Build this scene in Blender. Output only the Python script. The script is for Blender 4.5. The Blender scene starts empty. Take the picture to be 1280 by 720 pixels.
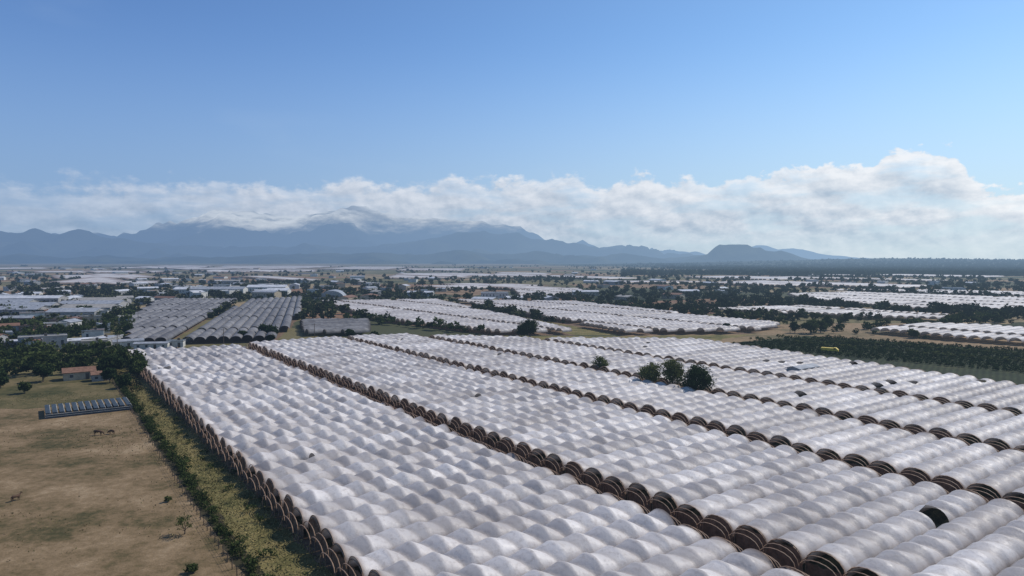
import bpy, math, random
import numpy as np
from mathutils import Vector, Matrix
random.seed(7); rng = np.random.default_rng(7)
scene = bpy.context.scene
scene.view_settings.view_transform = 'Standard'
scene.view_settings.look = 'None'
scene.view_settings.exposure = 0
COL = scene.collection

# ------------------------------------------------------------------ node helpers
class NT:
    def __init__(s, nt): s.nt = nt; s.n = nt.nodes; s.l = nt.links
    def add(s, t, **kw):
        x = s.n.new(t)
        for k, v in kw.items(): setattr(x, k, v)
        return x
    def plug(s, v, sock):
        if isinstance(v, bpy.types.NodeSocket): s.l.new(v, sock)
        elif v is not None:
            if sock.type == 'RGBA' and len(v) == 3: v = (*v, 1)
            sock.default_value = v
    def m(s, op, a, b=None, c=None, clamp=False):
        x = s.add('ShaderNodeMath', operation=op, use_clamp=clamp)
        s.plug(a, x.inputs[0]); s.plug(b, x.inputs[1])
        if c is not None: s.plug(c, x.inputs[2])
        return x.outputs[0]
    def mix(s, f, a, b, mode='MIX'):
        x = s.add('ShaderNodeMix', data_type='RGBA', blend_type=mode)
        s.plug(f, x.inputs[0]); s.plug(a, x.inputs[6]); s.plug(b, x.inputs[7])
        return x.outputs[2]
    def noise(s, vec, scale, detail=4, rough=0.55, dist=0.0):
        x = s.add('ShaderNodeTexNoise')
        s.plug(vec, x.inputs['Vector']); x.inputs['Scale'].default_value = scale
        x.inputs['Detail'].default_value = detail; x.inputs['Roughness'].default_value = rough
        x.inputs['Distortion'].default_value = dist
        return x.outputs[0]
    def smooth(s, v, a, b, c=0.0, d=1.0):
        x = s.add('ShaderNodeMapRange', interpolation_type='SMOOTHSTEP')
        s.plug(v, x.inputs[0])
        for i, q in enumerate((a, b, c, d)): x.inputs[i+1].default_value = q
        return x.outputs[0]
    def ramp(s, f, stops, interp='LINEAR'):
        x = s.add('ShaderNodeValToRGB'); s.plug(f, x.inputs[0])
        e = x.color_ramp.elements; x.color_ramp.interpolation = interp
        while len(e) < len(stops): e.new(0.5)
        for i, (p, c) in enumerate(stops):
            e[i].position = p; e[i].color = (*c, 1)
        return x.outputs[0]
    def attr(s, name):
        return s.add('ShaderNodeAttribute', attribute_name=name).outputs['Fac']
    def pos(s): return s.add('ShaderNodeNewGeometry').outputs['Position']
    def scaled(s, v, sc):
        x = s.add('ShaderNodeVectorMath', operation='MULTIPLY')
        s.plug(v, x.inputs[0]); x.inputs[1].default_value = sc
        return x.outputs[0]

def new_mat(name):
    m = bpy.data.materials.new(name); m.use_nodes = True
    m.node_tree.nodes.clear(); return m, NT(m.node_tree)

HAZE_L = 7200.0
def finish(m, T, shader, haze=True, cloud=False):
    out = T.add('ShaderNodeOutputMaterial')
    if haze:   # air haze painted into the material as emission, by distance from the origin
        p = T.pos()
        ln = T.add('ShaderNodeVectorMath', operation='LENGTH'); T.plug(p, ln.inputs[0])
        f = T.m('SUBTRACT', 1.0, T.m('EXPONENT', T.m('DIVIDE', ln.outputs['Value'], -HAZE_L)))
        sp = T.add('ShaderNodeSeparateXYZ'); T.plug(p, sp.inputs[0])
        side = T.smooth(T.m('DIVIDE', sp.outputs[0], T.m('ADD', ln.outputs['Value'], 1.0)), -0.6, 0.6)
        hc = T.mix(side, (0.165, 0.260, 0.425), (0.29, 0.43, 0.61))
        if cloud:  # cloud veil painted onto the upper slopes as emission colour
            nz = T.noise(T.scaled(p, (1/1900., 1/1900., 1/700.)), 1.0, 8, 0.62)
            hz = T.m('ADD', sp.outputs[2], T.m('MULTIPLY', T.m('SUBTRACT', nz, 0.5), 1500.0))
            cf = T.smooth(hz, 720, 1280)
            cc = T.mix(T.smooth(nz, 0.36, 0.62), (0.30, 0.39, 0.53), (0.56, 0.63, 0.73))
            hc = T.mix(cf, hc, cc)
            f = T.m('MAXIMUM', f, T.m('MULTIPLY', cf, 0.98))
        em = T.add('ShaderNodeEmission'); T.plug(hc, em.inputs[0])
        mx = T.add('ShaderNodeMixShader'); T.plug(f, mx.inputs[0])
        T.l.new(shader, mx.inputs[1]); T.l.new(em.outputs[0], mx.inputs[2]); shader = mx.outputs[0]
        try: m.cycles.emission_sampling = 'NONE'
        except Exception as ex: print('no emission_sampling', ex)
    T.l.new(shader, out.inputs[0]); return m

def bsdf(T, col, rough=0.8, normal=None, spec=0.3, metal=0.0):
    b = T.add('ShaderNodeBsdfPrincipled')
    T.plug(col, b.inputs['Base Color']); T.plug(rough, b.inputs['Roughness'])
    b.inputs['Specular IOR Level'].default_value = spec; b.inputs['Metallic'].default_value = metal
    if normal is not None: T.l.new(normal, b.inputs['Normal'])
    return b.outputs[0]
def bump(T, h, strength=0.5, dist=0.1):
    b = T.add('ShaderNodeBump'); b.inputs['Strength'].default_value = strength
    b.inputs['Distance'].default_value = dist; T.plug(h, b.inputs['Height']); return b.outputs[0]

def simple_mat(name, c1, c2, scale=1.0, rough=0.8, spec=0.3, bumpd=0.0, metal=0.0):
    m, T = new_mat(name); p = T.pos()
    n = T.noise(p, scale, 4, 0.6)
    col = T.mix(T.smooth(n, 0.3, 0.7), c1, c2)
    return finish(m, T, bsdf(T, col, rough, bump(T, n, 0.5, bumpd) if bumpd else None, spec, metal))

# ------------------------------------------------------------------ materials
def make_plastic(name, a, b, dirt_crease, rough=0.5, edge=(0.19, 0.125, 0.085)):
    m, T = new_mat(name); p = T.pos()
    tone = T.attr('tone'); endm = T.attr('endm')
    n1 = T.noise(p, 0.05, 4, 0.65); n2 = T.noise(p, 1.3, 5, 0.7)
    col = T.mix(tone, a, b)
    col = T.mix(T.m('MULTIPLY', T.smooth(n1, 0.42, 0.68), 0.45), col, dirt_crease)
    col = T.mix(T.m('MULTIPLY', T.smooth(n2, 0.46, 0.72), 0.45), col, dirt_crease)
    col = T.mix(T.m('MULTIPLY', T.attr('crease'), 0.55), col, dirt_crease)  # darker tone along the rope creases
    col = T.mix(T.m('MULTIPLY', endm, 0.9), col, edge)
    sh = bsdf(T, col, T.smooth(n2, 0.2, 0.8, rough-0.1, rough+0.15), bump(T, n2, 0.5, 0.13), 0.28)
    tr = T.add('ShaderNodeBsdfTranslucent'); T.plug(col, tr.inputs[0])
    mx = T.add('ShaderNodeMixShader'); mx.inputs[0].default_value = 0.15
    T.l.new(sh, mx.inputs[1]); T.l.new(tr.outputs[0], mx.inputs[2])
    return finish(m, T, mx.outputs[0])
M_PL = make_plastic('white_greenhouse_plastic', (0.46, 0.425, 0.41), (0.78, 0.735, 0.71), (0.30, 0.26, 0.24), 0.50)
M_PG = make_plastic('aged_grey_greenhouse_plastic', (0.13, 0.125, 0.13), (0.27, 0.26, 0.26), (0.08, 0.075, 0.075), 0.6, (0.06, 0.05, 0.04))
M_HOOP = simple_mat('rusty_hoop_steel', (0.20, 0.125, 0.08), (0.34, 0.23, 0.16), 3, 0.6)
M_NET = simple_mat('brown_wind_netting', (0.13, 0.078, 0.048), (0.25, 0.155, 0.10), 1.1, 0.9, 0.1)
M_CROP = simple_mat('berry_crop_leaves', (0.04, 0.05, 0.018), (0.12, 0.10, 0.045), 1.5, 0.8)
M_SOIL = simple_mat('dark_farm_soil', (0.10, 0.066, 0.043), (0.21, 0.14, 0.092), 0.6, 0.95, 0.1, 0.1)
M_BARK = simple_mat('bark', (0.05, 0.035, 0.025), (0.13, 0.10, 0.07), 4, 0.9)

def leaf_mat(name, dark, light, trans=True):
    m, T = new_mat(name)
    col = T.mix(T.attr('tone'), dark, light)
    d = T.add('ShaderNodeBsdfDiffuse'); T.plug(col, d.inputs[0]); sh = d.outputs[0]
    if trans:
        tr = T.add('ShaderNodeBsdfTranslucent'); T.plug(T.mix(0.5, col, light), tr.inputs[0])
        mx = T.add('ShaderNodeMixShader'); mx.inputs[0].default_value = 0.2
        T.l.new(sh, mx.inputs[1]); T.l.new(tr.outputs[0], mx.inputs[2]); sh = mx.outputs[0]
    return finish(m, T, sh)
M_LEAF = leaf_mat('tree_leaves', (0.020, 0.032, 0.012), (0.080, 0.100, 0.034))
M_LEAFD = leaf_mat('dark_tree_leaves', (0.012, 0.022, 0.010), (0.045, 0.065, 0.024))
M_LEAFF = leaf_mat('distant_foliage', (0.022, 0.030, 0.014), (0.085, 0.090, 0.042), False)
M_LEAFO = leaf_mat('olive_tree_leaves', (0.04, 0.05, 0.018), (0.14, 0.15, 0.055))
M_DRY = leaf_mat('dry_grass_blades', (0.09, 0.08, 0.035), (0.32, 0.26, 0.12), False)

def ground_mat():
    m, T = new_mat('plain_ground'); p = T.pos()
    mp = T.add('ShaderNodeMapping', vector_type='POINT'); T.plug(p, mp.inputs[0])
    mp.inputs['Rotation'].default_value = (0, 0, math.radians(-35)); mp.inputs['Scale'].default_value = (1/260., 1/130., 0.0)
    w = T.noise(p, 0.004, 2)
    vm = T.add('ShaderNodeVectorMath', operation='ADD'); T.plug(mp.outputs[0], vm.inputs[0]); T.plug(w, vm.inputs[1])
    vo = T.add('ShaderNodeTexVoronoi', feature='F1', distance='CHEBYCHEV'); T.plug(vm.outputs[0], vo.inputs['Vector'])
    vo.inputs['Scale'].default_value = 1.0
    sx = T.add('ShaderNodeSeparateColor'); T.plug(vo.outputs['Color'], sx.inputs[0])
    c = T.ramp(sx.outputs[0], [(0.0, (0.06, 0.065, 0.03)), (0.14, (0.16, 0.135, 0.065)), (0.30, (0.065, 0.07, 0.035)),
        (0.42, (0.26, 0.18, 0.105)), (0.58, (0.11, 0.10, 0.045)), (0.70, (0.29, 0.22, 0.13)), (0.86, (0.23, 0.13, 0.08))], 'CONSTANT')
    n = T.noise(p, 0.02, 7, 0.7); n2 = T.noise(p, 0.35, 5, 0.7)
    c = T.mix(T.m('MULTIPLY', T.smooth(n, 0.48, 0.64), 0.7), c, (0.065, 0.068, 0.032))
    c = T.mix(T.m('MULTIPLY', T.smooth(n2, 0.42, 0.7), 0.45), c, (0.05, 0.048, 0.026))
    return finish(m, T, bsdf(T, c, 0.95, None, 0.1))
M_GROUND = ground_mat()

def field_mat(name, stops, s1=0.03, s2=0.5, ang=None, stripe=None, rowdark=0.5, bd=0.12):
    m, T = new_mat(name); p = T.pos()
    n = T.noise(p, s1, 7, 0.68); n2 = T.noise(p, s2, 5, 0.75); n3 = T.noise(p, s2*6, 4, 0.7)
    f = T.m('ADD', T.m('MULTIPLY', n, 0.60), T.m('ADD', T.m('MULTIPLY', n2, 0.26), T.m('MULTIPLY', n3, 0.14)))
    c = T.ramp(f, stops)
    c = T.mix(T.m('MULTIPLY', T.smooth(n3, 0.46, 0.68), 0.6), c, T.mix(0.65, c, (0.02, 0.02, 0.01)))
    if stripe:
        mp = T.add('ShaderNodeMapping'); T.plug(p, mp.inputs[0]); mp.inputs['Rotation'].default_value = (0, 0, ang)
        wv = T.add('ShaderNodeTexWave', wave_type='BANDS', bands_direction='X'); T.plug(mp.outputs[0], wv.inputs[0])
        wv.inputs['Scale'].default_value = stripe; wv.inputs['Distortion'].default_value = 1.0; wv.inputs['Detail'].default_value = 2
        c = T.mix(T.m('MULTIPLY', wv.outputs['Fac'], rowdark), c, T.mix(0.7, c, (0.0, 0.0, 0.0)))
    return finish(m, T, bsdf(T, c, 0.95, bump(T, n2, 0.8, bd), 0.1))
M_PAST = field_mat('dry_pasture', [(0.40, (0.060, 0.055, 0.024)), (0.45, (0.12, 0.090, 0.044)), (0.49, (0.18, 0.125, 0.068)), (0.54, (0.235, 0.165, 0.095)), (0.60, (0.32, 0.235, 0.145))], 0.055, 0.6, bd=0.25)
M_GRS = field_mat('green_meadow', [(0.41, (0.050, 0.052, 0.02)), (0.49, (0.105, 0.088, 0.038)), (0.56, (0.17, 0.13, 0.065))], 0.06)
M_VERGE = field_mat('yellow_grass_verge', [(0.40, (0.06, 0.062, 0.022)), (0.49, (0.15, 0.13, 0.05)), (0.6, (0.26, 0.20, 0.09))], 0.08, 0.7)
M_DITCH = field_mat('ditch_soil', [(0.38, (0.02, 0.022, 0.01)), (0.6, (0.06, 0.05, 0.03))])
M_DARKF = field_mat('dark_crop_field', [(0.38, (0.018, 0.028, 0.013)), (0.52, (0.040, 0.050, 0.022)), (0.62, (0.09, 0.085, 0.04))], 0.03, 0.5, math.radians(35), 0.16)
M_BROWN = field_mat('brown_field', [(0.40, (0.15, 0.095, 0.055)), (0.6, (0.28, 0.19, 0.12))])
M_DIRT = field_mat('dirt_track', [(0.36, (0.20, 0.16, 0.11)), (0.6, (0.33, 0.27, 0.20))])

# ------------------------------------------------------------------ mesh helpers
def mesh_obj(name, V, F, mat, smooth=False, attrs=None, parent=None, link=True):
    me = bpy.data.meshes.new(name)
    V = np.asarray(V, dtype=np.float32); F = np.asarray(F, dtype=np.int32); k = F.shape[1]
    me.vertices.add(len(V)); me.vertices.foreach_set('co', V.ravel())
    me.loops.add(F.size); me.loops.foreach_set('vertex_index', F.ravel())
    me.polygons.add(len(F)); me.polygons.foreach_set('loop_start', np.arange(0, F.size, k, dtype=np.int32))
    me.polygons.foreach_set('loop_total', np.full(len(F), k, dtype=np.int32))
    me.polygons.foreach_set('use_smooth', np.full(len(F), smooth, dtype=bool))
    me.update(calc_edges=True)
    for a, d in (attrs or {}).items():
        at = me.attributes.new(a, 'FLOAT', 'POINT'); at.data.foreach_set('value', np.asarray(d, dtype=np.float32))
    if mat: me.materials.append(mat)
    if not link: return me
    o = bpy.data.objects.new(name, me); COL.objects.link(o)
    if parent: o.parent = parent
    return o
def empty(name, loc=(0, 0, 0), rot=0.0):
    e = bpy.data.objects.new(name, None); e.location = (loc[0], loc[1], loc[2] if len(loc) > 2 else 0.0); e.rotation_euler = (0, 0, rot); COL.objects.link(e); return e
def poly_obj(name, pts, z, mat, jitter=0.0, seg=6.0, parent=None):
    P = []
    n = len(pts)
    for i in range(n):
        a = np.array(pts[i]); b = np.array(pts[(i+1) % n]); L = np.linalg.norm(b-a); k = max(1, int(L/seg)) if jitter else 1
        for j in range(k):
            q = a+(b-a)*j/k
            if jitter: q = q+rng.normal(0, jitter, 2)
            P.append((q[0], q[1], z))
    me = bpy.data.meshes.new(name); me.from_pydata(P, [], [list(range(len(P)))]); me.update()
    if me.polygons[0].normal.z < 0: me.flip_normals()
    me.materials.append(mat); o = bpy.data.objects.new(name, me); COL.objects.link(o)
    if parent: o.parent = parent
    return o
def grid_faces(ns, nt, off=0):
    i = np.arange(ns-1)[:, None]; j = np.arange(nt-1)[None, :]
    a = i*nt+j
    return (np.stack([a, a+1, a+nt+1, a+nt], -1).reshape(-1, 4)+off)
def tubes(name, lines, r, mat, sides=5, parent=None):
    VV = []; FF = []; off = 0
    for ln in lines:
        P = np.asarray([q[:3] for q in ln], float); n = len(P)
        R = np.array([q[3] if len(q) > 3 else r for q in ln])
        Tn = np.gradient(P, axis=0); Tn /= (np.linalg.norm(Tn, axis=1, keepdims=True)+1e-9)
        up = np.where(np.abs(Tn[:, 2:3]) > 0.9, np.array([[1., 0, 0]]), np.array([[0, 0, 1.]]))
        A = np.cross(Tn, up); A /= np.linalg.norm(A, axis=1, keepdims=True); B = np.cross(Tn, A)
        th = np.linspace(0, 2*math.pi, sides+1)
        V = P[:, None]+R[:, None, None]*(A[:, None]*np.cos(th)[None, :, None]+B[:, None]*np.sin(th)[None, :, None])
        VV.append(V.reshape(-1, 3)); FF.append(grid_faces(n, sides+1, off)); off += n*(sides+1)
    return mesh_obj(name, np.concatenate(VV), np.concatenate(FF), mat, True, None, parent)

def W(u, v, z=None):
    q = (-0.573*u+0.819*v, 0.819*u+0.573*v)
    return q if z is None else (*q, z)
AU = np.array([-0.573, 0.819]); AV = np.array([0.819, 0.573])

# ------------------------------------------------------------------ tunnels
def clip(poly, axis, stack, s):
    ts = []
    n = len(poly)
    for i in range(n):
        a = np.array(poly[i]); b = np.array(poly[(i+1) % n])
        sa = a@stack-s; sb = b@stack-s
        if (sa < 0) != (sb < 0):
            t = sa/(sa-sb); ts.append(((a+(b-a)*t)@axis))
    if len(ts) < 2: return None
    return min(ts), max(ts)

def tunnel_field(poly, axis, pitch=5.3, H=2.1, z0=1.5, bay=4.0, ds=0.5, nt=13, quilt=0.14, mat=None,
                 detail=True, name='polytunnel_greenhouse', jit=0.5, tlo=0.15, thi=0.85, hoopamp=0.05, split=0, gap=5.0, road=0, torn=0.0):
    axis = np.array(axis, float); axis /= np.linalg.norm(axis); stack = np.array([-axis[1], axis[0]])
    par = empty(name)
    ss = [np.array(p)@stack for p in poly]
    VV = []; FF = []; TT = []; EE = []; KK = []; off = 0; hoops = []; CV = []; CF = []; coff = 0; NV = []; NF = []; noff = 0
    s = min(ss)+pitch/2; row = 0
    while s < max(ss)-pitch/2+0.01:
        r = clip(poly, axis, stack, s); row += 1
        iv = []
        if r and not (road and row % road == 0):
            if split:
                k0 = math.floor(r[0]/split)
                while k0*split < r[1]:
                    iv.append((max(r[0], k0*split+gap/2), min(r[1], (k0+1)*split-gap/2))); k0 += 1
            else: iv.append(r)
        for r in iv:
            if r[1]-r[0] <= bay*1.5: continue
            a0 = r[0]+random.uniform(-jit, jit); a1 = r[1]+random.uniform(-jit, jit)
            ns = max(3, int((a1-a0)/ds)+1)
            aa = np.linspace(a0, a1, ns); th = np.linspace(0.0, math.pi, nt)
            A, TH = np.meshgrid(aa, th, indexing='ij')
            ph = random.uniform(0, 0.3)
            q = (A-a0)/bay+ph+0.06*np.sin(A*0.21+s*0.7); bi = np.clip(np.floor(q), 0, None).astype(int); f = np.clip(q-bi, 0, 1)
            line = 0.2+0.6*TH/math.pi
            dist = np.abs(f-line)*bay; hd = np.minimum(f, 1-f)*bay
            hlin = np.where(f < line, 1-f/line, (f-line)/(1-line))
            br = rng.uniform(-1, 1, bi.max()+2); br2 = rng.uniform(0, 1, bi.max()+2)
            qv = quilt*(0.85+0.5*br[bi])
            m = 1+0.45*quilt-qv*(0.60*(1-hlin)+0.40*np.exp(-(dist/0.6)))+hoopamp*np.exp(-hd/0.35)-hoopamp*0.6*np.sin(np.pi*f)
            hh = H*(1+random.uniform(-0.08, 0.08))
            sn = np.sin(TH)**0.85
            z = z0+hh*sn*m+0.08*br[bi]*np.sin(TH)
            c = (pitch*0.5-0.04)*np.cos(TH)
            c = c+0.12*np.sin(A*0.13+s)*np.sin(TH)
            X = axis[0]*A+stack[0]*(s+c); Y = axis[1]*A+stack[1]*(s+c)
            gf = grid_faces(ns, nt, off)
            if torn:
                bad = rng.uniform(0, 1, bi.max()+2) < torn
                fb = bad[bi[:-1, :1]].repeat(nt-1, 1).ravel(); half = random.random() < 0.5
                jj = np.tile(np.arange(nt-1), ns-1); fb &= (jj > nt*0.35) if half else (jj < nt*0.6)
                gf = gf[~fb]
            VV.append(np.stack([X, Y, z], -1).reshape(-1, 3)); FF.append(gf); off += ns*nt
            t0 = random.uniform(tlo, thi)
            if random.random() < 0.05: t0 -= 0.45
            TT.append(np.clip(t0+0.8*(br2[bi]-0.5), 0, 1).ravel())
            e = np.exp(-np.minimum(A-a0, a1-A)/0.5); low = np.exp(-(z-z0)/0.25)*0.9
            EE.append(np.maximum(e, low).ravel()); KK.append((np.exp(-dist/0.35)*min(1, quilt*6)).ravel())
            if detail:
                for (ae, dr) in ((a0, -1), (a1, 1)):
                    for k, dd in enumerate((0.03, 0.8, 1.5)):
                        ln = []
                        for t in np.linspace(0, math.pi, 9):
                            cc = s+(pitch*0.5-0.05)*math.cos(t); a = ae+dr*dd
                            ln.append((axis[0]*a+stack[0]*cc, axis[1]*a+stack[1]*cc, z0-0.12*k+(hh+0.03-0.30*k)*math.sin(t)**0.85, 0.075))
                        b0 = (ln[0][0], ln[0][1], 0.0, 0.08)
                        hoops.append([b0]+ln)
                    a = ae+dr*1.4; cc = s+pitch*0.5; a2 = ae+dr*2.2
                    hoops.append([(axis[0]*a+stack[0]*cc, axis[1]*a+stack[1]*cc, z0+0.1, 0.035), (axis[0]*a2+stack[0]*cc, axis[1]*a2+stack[1]*cc, 0, 0.035)])
                    # brown netting hung across the tunnel mouth (hangs unevenly, some pulled aside)
                    a = ae-dr*0.12; n = 12; cs = np.linspace(-pitch*0.5+0.08, pitch*0.5-0.08, n)
                    arch = z0+(hh-0.12)*np.sqrt(np.clip(1-(cs/(pitch*0.5))**2, 0, 1))
                    cov = random.choice([0.45, 0.65, 0.85, 0.97]); sk = random.uniform(-0.25, 0.25)
                    topz = np.minimum(arch, (z0+hh)*cov*(1+sk*cs/pitch)+rng.uniform(-0.1, 0.1, n))
                    wob = 0.08*np.sin(cs*5+s)
                    nv = []
                    for zf in (0.0, 0.5, 1.0):
                        nv.append(np.stack([axis[0]*(a+wob)+stack[0]*(s+cs), axis[1]*(a+wob)+stack[1]*(s+cs), 0.02+topz*zf], -1))
                    NV.append(np.stack(nv, 0).reshape(-1, 3)); NF.append(grid_faces(3, n, noff)); noff += 3*n
                for cc in (-1.3, 1.3):
                    nn = int((a1-a0)/1.0); ca = np.linspace(a0+0.6, a1-0.6, nn); tt = np.linspace(0, math.pi, 6)
                    CA, CT = np.meshgrid(ca, tt, indexing='ij')
                    rr = 0.75+rng.uniform(-0.25, 0.25, CA.shape)
                    x = s+cc+rr*np.cos(CT); zz = 1.7*rr*np.sin(CT)*1.2
                    CV.append(np.stack([axis[0]*CA+stack[0]*x, axis[1]*CA+stack[1]*x, zz], -1).reshape(-1, 3))
                    CF.append(grid_faces(nn, 6, coff)); coff += nn*6
        s += pitch
    if VV:
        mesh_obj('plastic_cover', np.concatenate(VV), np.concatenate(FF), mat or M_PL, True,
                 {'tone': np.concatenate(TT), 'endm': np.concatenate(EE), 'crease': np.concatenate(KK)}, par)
    if hoops: tubes('steel_hoops_and_stays', hoops, 0.06, M_HOOP, 4, par)
    if NV: mesh_obj('end_netting', np.concatenate(NV), np.concatenate(NF), M_NET, False, None, par)
    if CV: mesh_obj('berry_crop_rows', np.concatenate(CV), np.concatenate(CF), M_CROP, False, None, par)
    return par

UF = -30
B1 = [W(UF, 32), W(UF, 74), W(314, 74), W(320, 32)]
B2 = [W(UF, 80), W(UF, 120.5), W(324, 120.5), W(318, 80)]
B3 = [W(UF, 126), W(UF, 154.5), W(312, 154.5), W(322, 126)]
B4 = [W(UF, 160.3), W(UF, 193), W(268, 193), W(303, 160.3)]
B5 = [W(UF, 198), W(UF, 236), W(80, 240), W(216, 256), W(262, 198)]
tunnel_field(B1, AV, quilt=0.42, ds=0.33, nt=15, torn=0.002)
tunnel_field(B2, AV, quilt=0.30, ds=0.36, torn=0.004)
tunnel_field(B3, AV, quilt=0.20, hoopamp=0.06, torn=0.007)
tunnel_field(B4, AV, quilt=0.18, tlo=-0.1, thi=0.75, torn=0.02)
tunnel_field(B5, AV, quilt=0.18, tlo=-0.1, thi=0.75, torn=0.02)
AXL = (-0.285, 0.958)
GA = [(-181, 323), (-255, 461), (-340, 665), (-266, 665), (-163, 325)]
GB = [(-157, 325), (-249, 653), (-214, 706), (-151, 494), (-115, 336)]
GD = [(-132, 432), (-90, 432), (-75, 362), (-110, 362)]
tunnel_field(GA, AXL, pitch=5.3, quilt=0.12, ds=1.0, nt=9, mat=M_PG, detail=False, split=70, gap=3)
tunnel_field(GB, AXL, pitch=5.3, quilt=0.12, ds=1.0, nt=9, mat=M_PG, detail=False, split=80, gap=3)
tunnel_field(GD, AV, quilt=0.06, ds=1.0, nt=9, mat=M_PG, detail=False)
C1 = [(-175, 629), (-72, 653), (34, 366), (-10, 366), (-88, 449)]
C2 = [(-57, 653), (57, 618), (158, 407), (129, 374), (58, 366)]
for P in (C1, C2): tunnel_field(P, AV, quilt=0.2, ds=1.0, nt=9, detail=False, tlo=-0.1, thi=0.7, split=46, gap=5, road=19)
WH = [C1, C2, GA, GB, GD]
FP = [
 [(0, 910), (90, 910), (80, 769), (8, 736)],
 [(307, 769), (391, 804), (520, 680), (376, 509), (311, 549), (282, 678)],
 [(148, 532), (236, 567), (297, 467), (282, 444), (219, 470)],
 [(194, 376), (245, 407), (300, 382), (250, 310), (216, 340)],
 [(395, 880), (520, 860), (700, 740), (600, 690)],
]
for P in FP: tunnel_field(P, AV, quilt=0.14, ds=2.0, nt=7, detail=False, tlo=-0.1, thi=0.8, split=50, gap=7, road=17); WH.append(P)
FF_ = [
 [(-755, 1116), (-905, 1505), (-775, 1442), (-632, 1116)],
 [(-1855, 3145), (-2300, 4700), (-1900, 4400), (-1400, 3100)],
 [(-1350, 3000), (-1750, 4300), (-1050, 4300), (-900, 2800)],
 [(-1000, 2162), (-1130, 2600), (-730, 2600), (-640, 2250)],
 [(-780, 2800), (-900, 3900), (-520, 3700), (-500, 2700)],
 [(-267, 1442), (-310, 1900), (-80, 1900), (-100, 1442)],
 [(-60, 1560), (-40, 2050), (110, 1950), (60, 1500)],
 [(160, 1150), (170, 1230), (330, 1200), (300, 1140)],
 [(-1300, 2050), (-1450, 2350), (-1150, 2350), (-1080, 2080)],
 [(-420, 2500), (-450, 3000), (-200, 3000), (-180, 2450)],
]
for P in FF_: tunnel_field(P, AV, pitch=9, H=2.5, quilt=0.0, ds=20, nt=5, detail=False, tlo=0.1, thi=0.9, bay=12, split=150, gap=16, road=16); WH.append(P)
for i in range(18):
    d = 1/random.uniform(1/5200, 1/950); x = random.uniform(-0.72, 0.72)*d; L = random.uniform(30, 110)*(1+d/2500); w = random.uniform(20, 60)*(1+d/2500)
    c = np.array([x, d]); P = [tuple(c-AU*L-AV*w), tuple(c-AU*L+AV*w), tuple(c+AU*L+AV*w), tuple(c+AU*L-AV*w)]
    tunnel_field(P, AV, pitch=9, H=2.5, quilt=0.0, ds=20, nt=5, detail=False, tlo=0.0, thi=0.8, bay=8); WH.append(P)

# ------------------------------------------------------------------ ground
g = 70000.0
me = bpy.data.meshes.new('ground'); me.from_pydata([(-g, -3000, 0), (g, -3000, 0), (g, g, 0), (-g, g, 0)], [], [(0, 1, 2, 3)])
me.materials.append(M_GROUND); COL.objects.link(bpy.data.objects.new('ground', me))
poly_obj('farm_soil', [W(-60, 30.5), W(-60, 262), W(80, 246), W(222, 262), W(270, 200), W(310, 160), W(330, 121), W(324, 30.5)], 0.008, M_SOIL, 0.3)
poly_obj('pasture_ground', [W(-80, 22), W(255, 24), W(262, 10), W(240, -60), W(60, -200), W(-120, -120)], 0.008, M_PAST, 0.5)
poly_obj('meadow_ground', [(-128, 232), (-112, 212), (-108, 199), (-118, 193), (-128, 186), (-140, 184), (-150, 176), (-185, 200), (-205, 240)], 0.016, M_GRS, 1.8, 4)
poly_obj('grass_verge', [W(-80, 22.5), W(-80, 30.8), W(330, 30.8), W(330, 24.5), W(255, 23.5)], 0.016, M_VERGE, 0.35, 3.0)
poly_obj('ditch', [W(-80, 20.8), W(-80, 22.9), W(256, 24.6), W(256, 22.2)], 0.024, M_DITCH, 0.25, 2.5)
poly_obj('dirt_road', [W(322, 20), W(329, 20), W(333, 124), W(300, 175), W(270, 215), W(232, 262), W(228, 258), W(264, 212), W(298, 168), W(327, 122)], 0.03, M_DIRT, 0.3)
poly_obj('grass_field_strip', [(-60, 352), (-10, 362), (34, 362), (60, 362), (130, 370), (86, 328), (20, 335), (-30, 350)], 0.012, M_VERGE, 1.0)
poly_obj('grass_field_strip', [(-72, 653), (-57, 653), (58, 366), (34, 366)], 0.012, M_VERGE, 0.8)
for P in (C1, C2, GA, GB): poly_obj('farm_soil', P, 0.02, M_SOIL, 0.6)
R1 = [(84, 330), (160, 372), (260, 300), (330, 200), (200, 120), (150, 180)]
poly_obj('dark_crop_field', [(90, 322), (156, 364), (230, 300), (330, 200), (215, 130), W(85, 244), W(218, 260)], 0.012, M_DARKF, 0.5)
poly_obj('brown_field', [(-560, 640), (-850, 1000), (-600, 960), (-410, 640)], 0.02, M_BROWN, 3)
poly_obj('brown_field', [(-175, 900), (-190, 1050), (-20, 980), (-40, 760)], 0.02, M_BROWN, 3)
poly_obj('brown_field', [(-560, 1200), (-700, 1700), (-500, 1700), (-430, 1250)], 0.02, M_BROWN, 3)
poly_obj('brown_field', [(180, 620), (230, 730), (285, 640), (240, 590)], 0.02, M_BROWN, 2)
poly_obj('brown_field', [(420, 1000), (480, 1300), (700, 1200), (600, 950)], 0.02, M_BROWN, 2)
poly_obj('brown_field', [(100, 1000), (90, 1150), (300, 1120), (280, 960)], 0.02, M_BROWN, 2)
poly_obj('green_field', [(90, 640), (60, 800), (190, 860), (250, 740)], 0.02, M_DARKF, 2)
poly_obj('green_field', [(200, 385), (300, 430), (420, 480), (520, 400), (300, 385), (245, 412)], 0.02, M_DARKF, 2)

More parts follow.
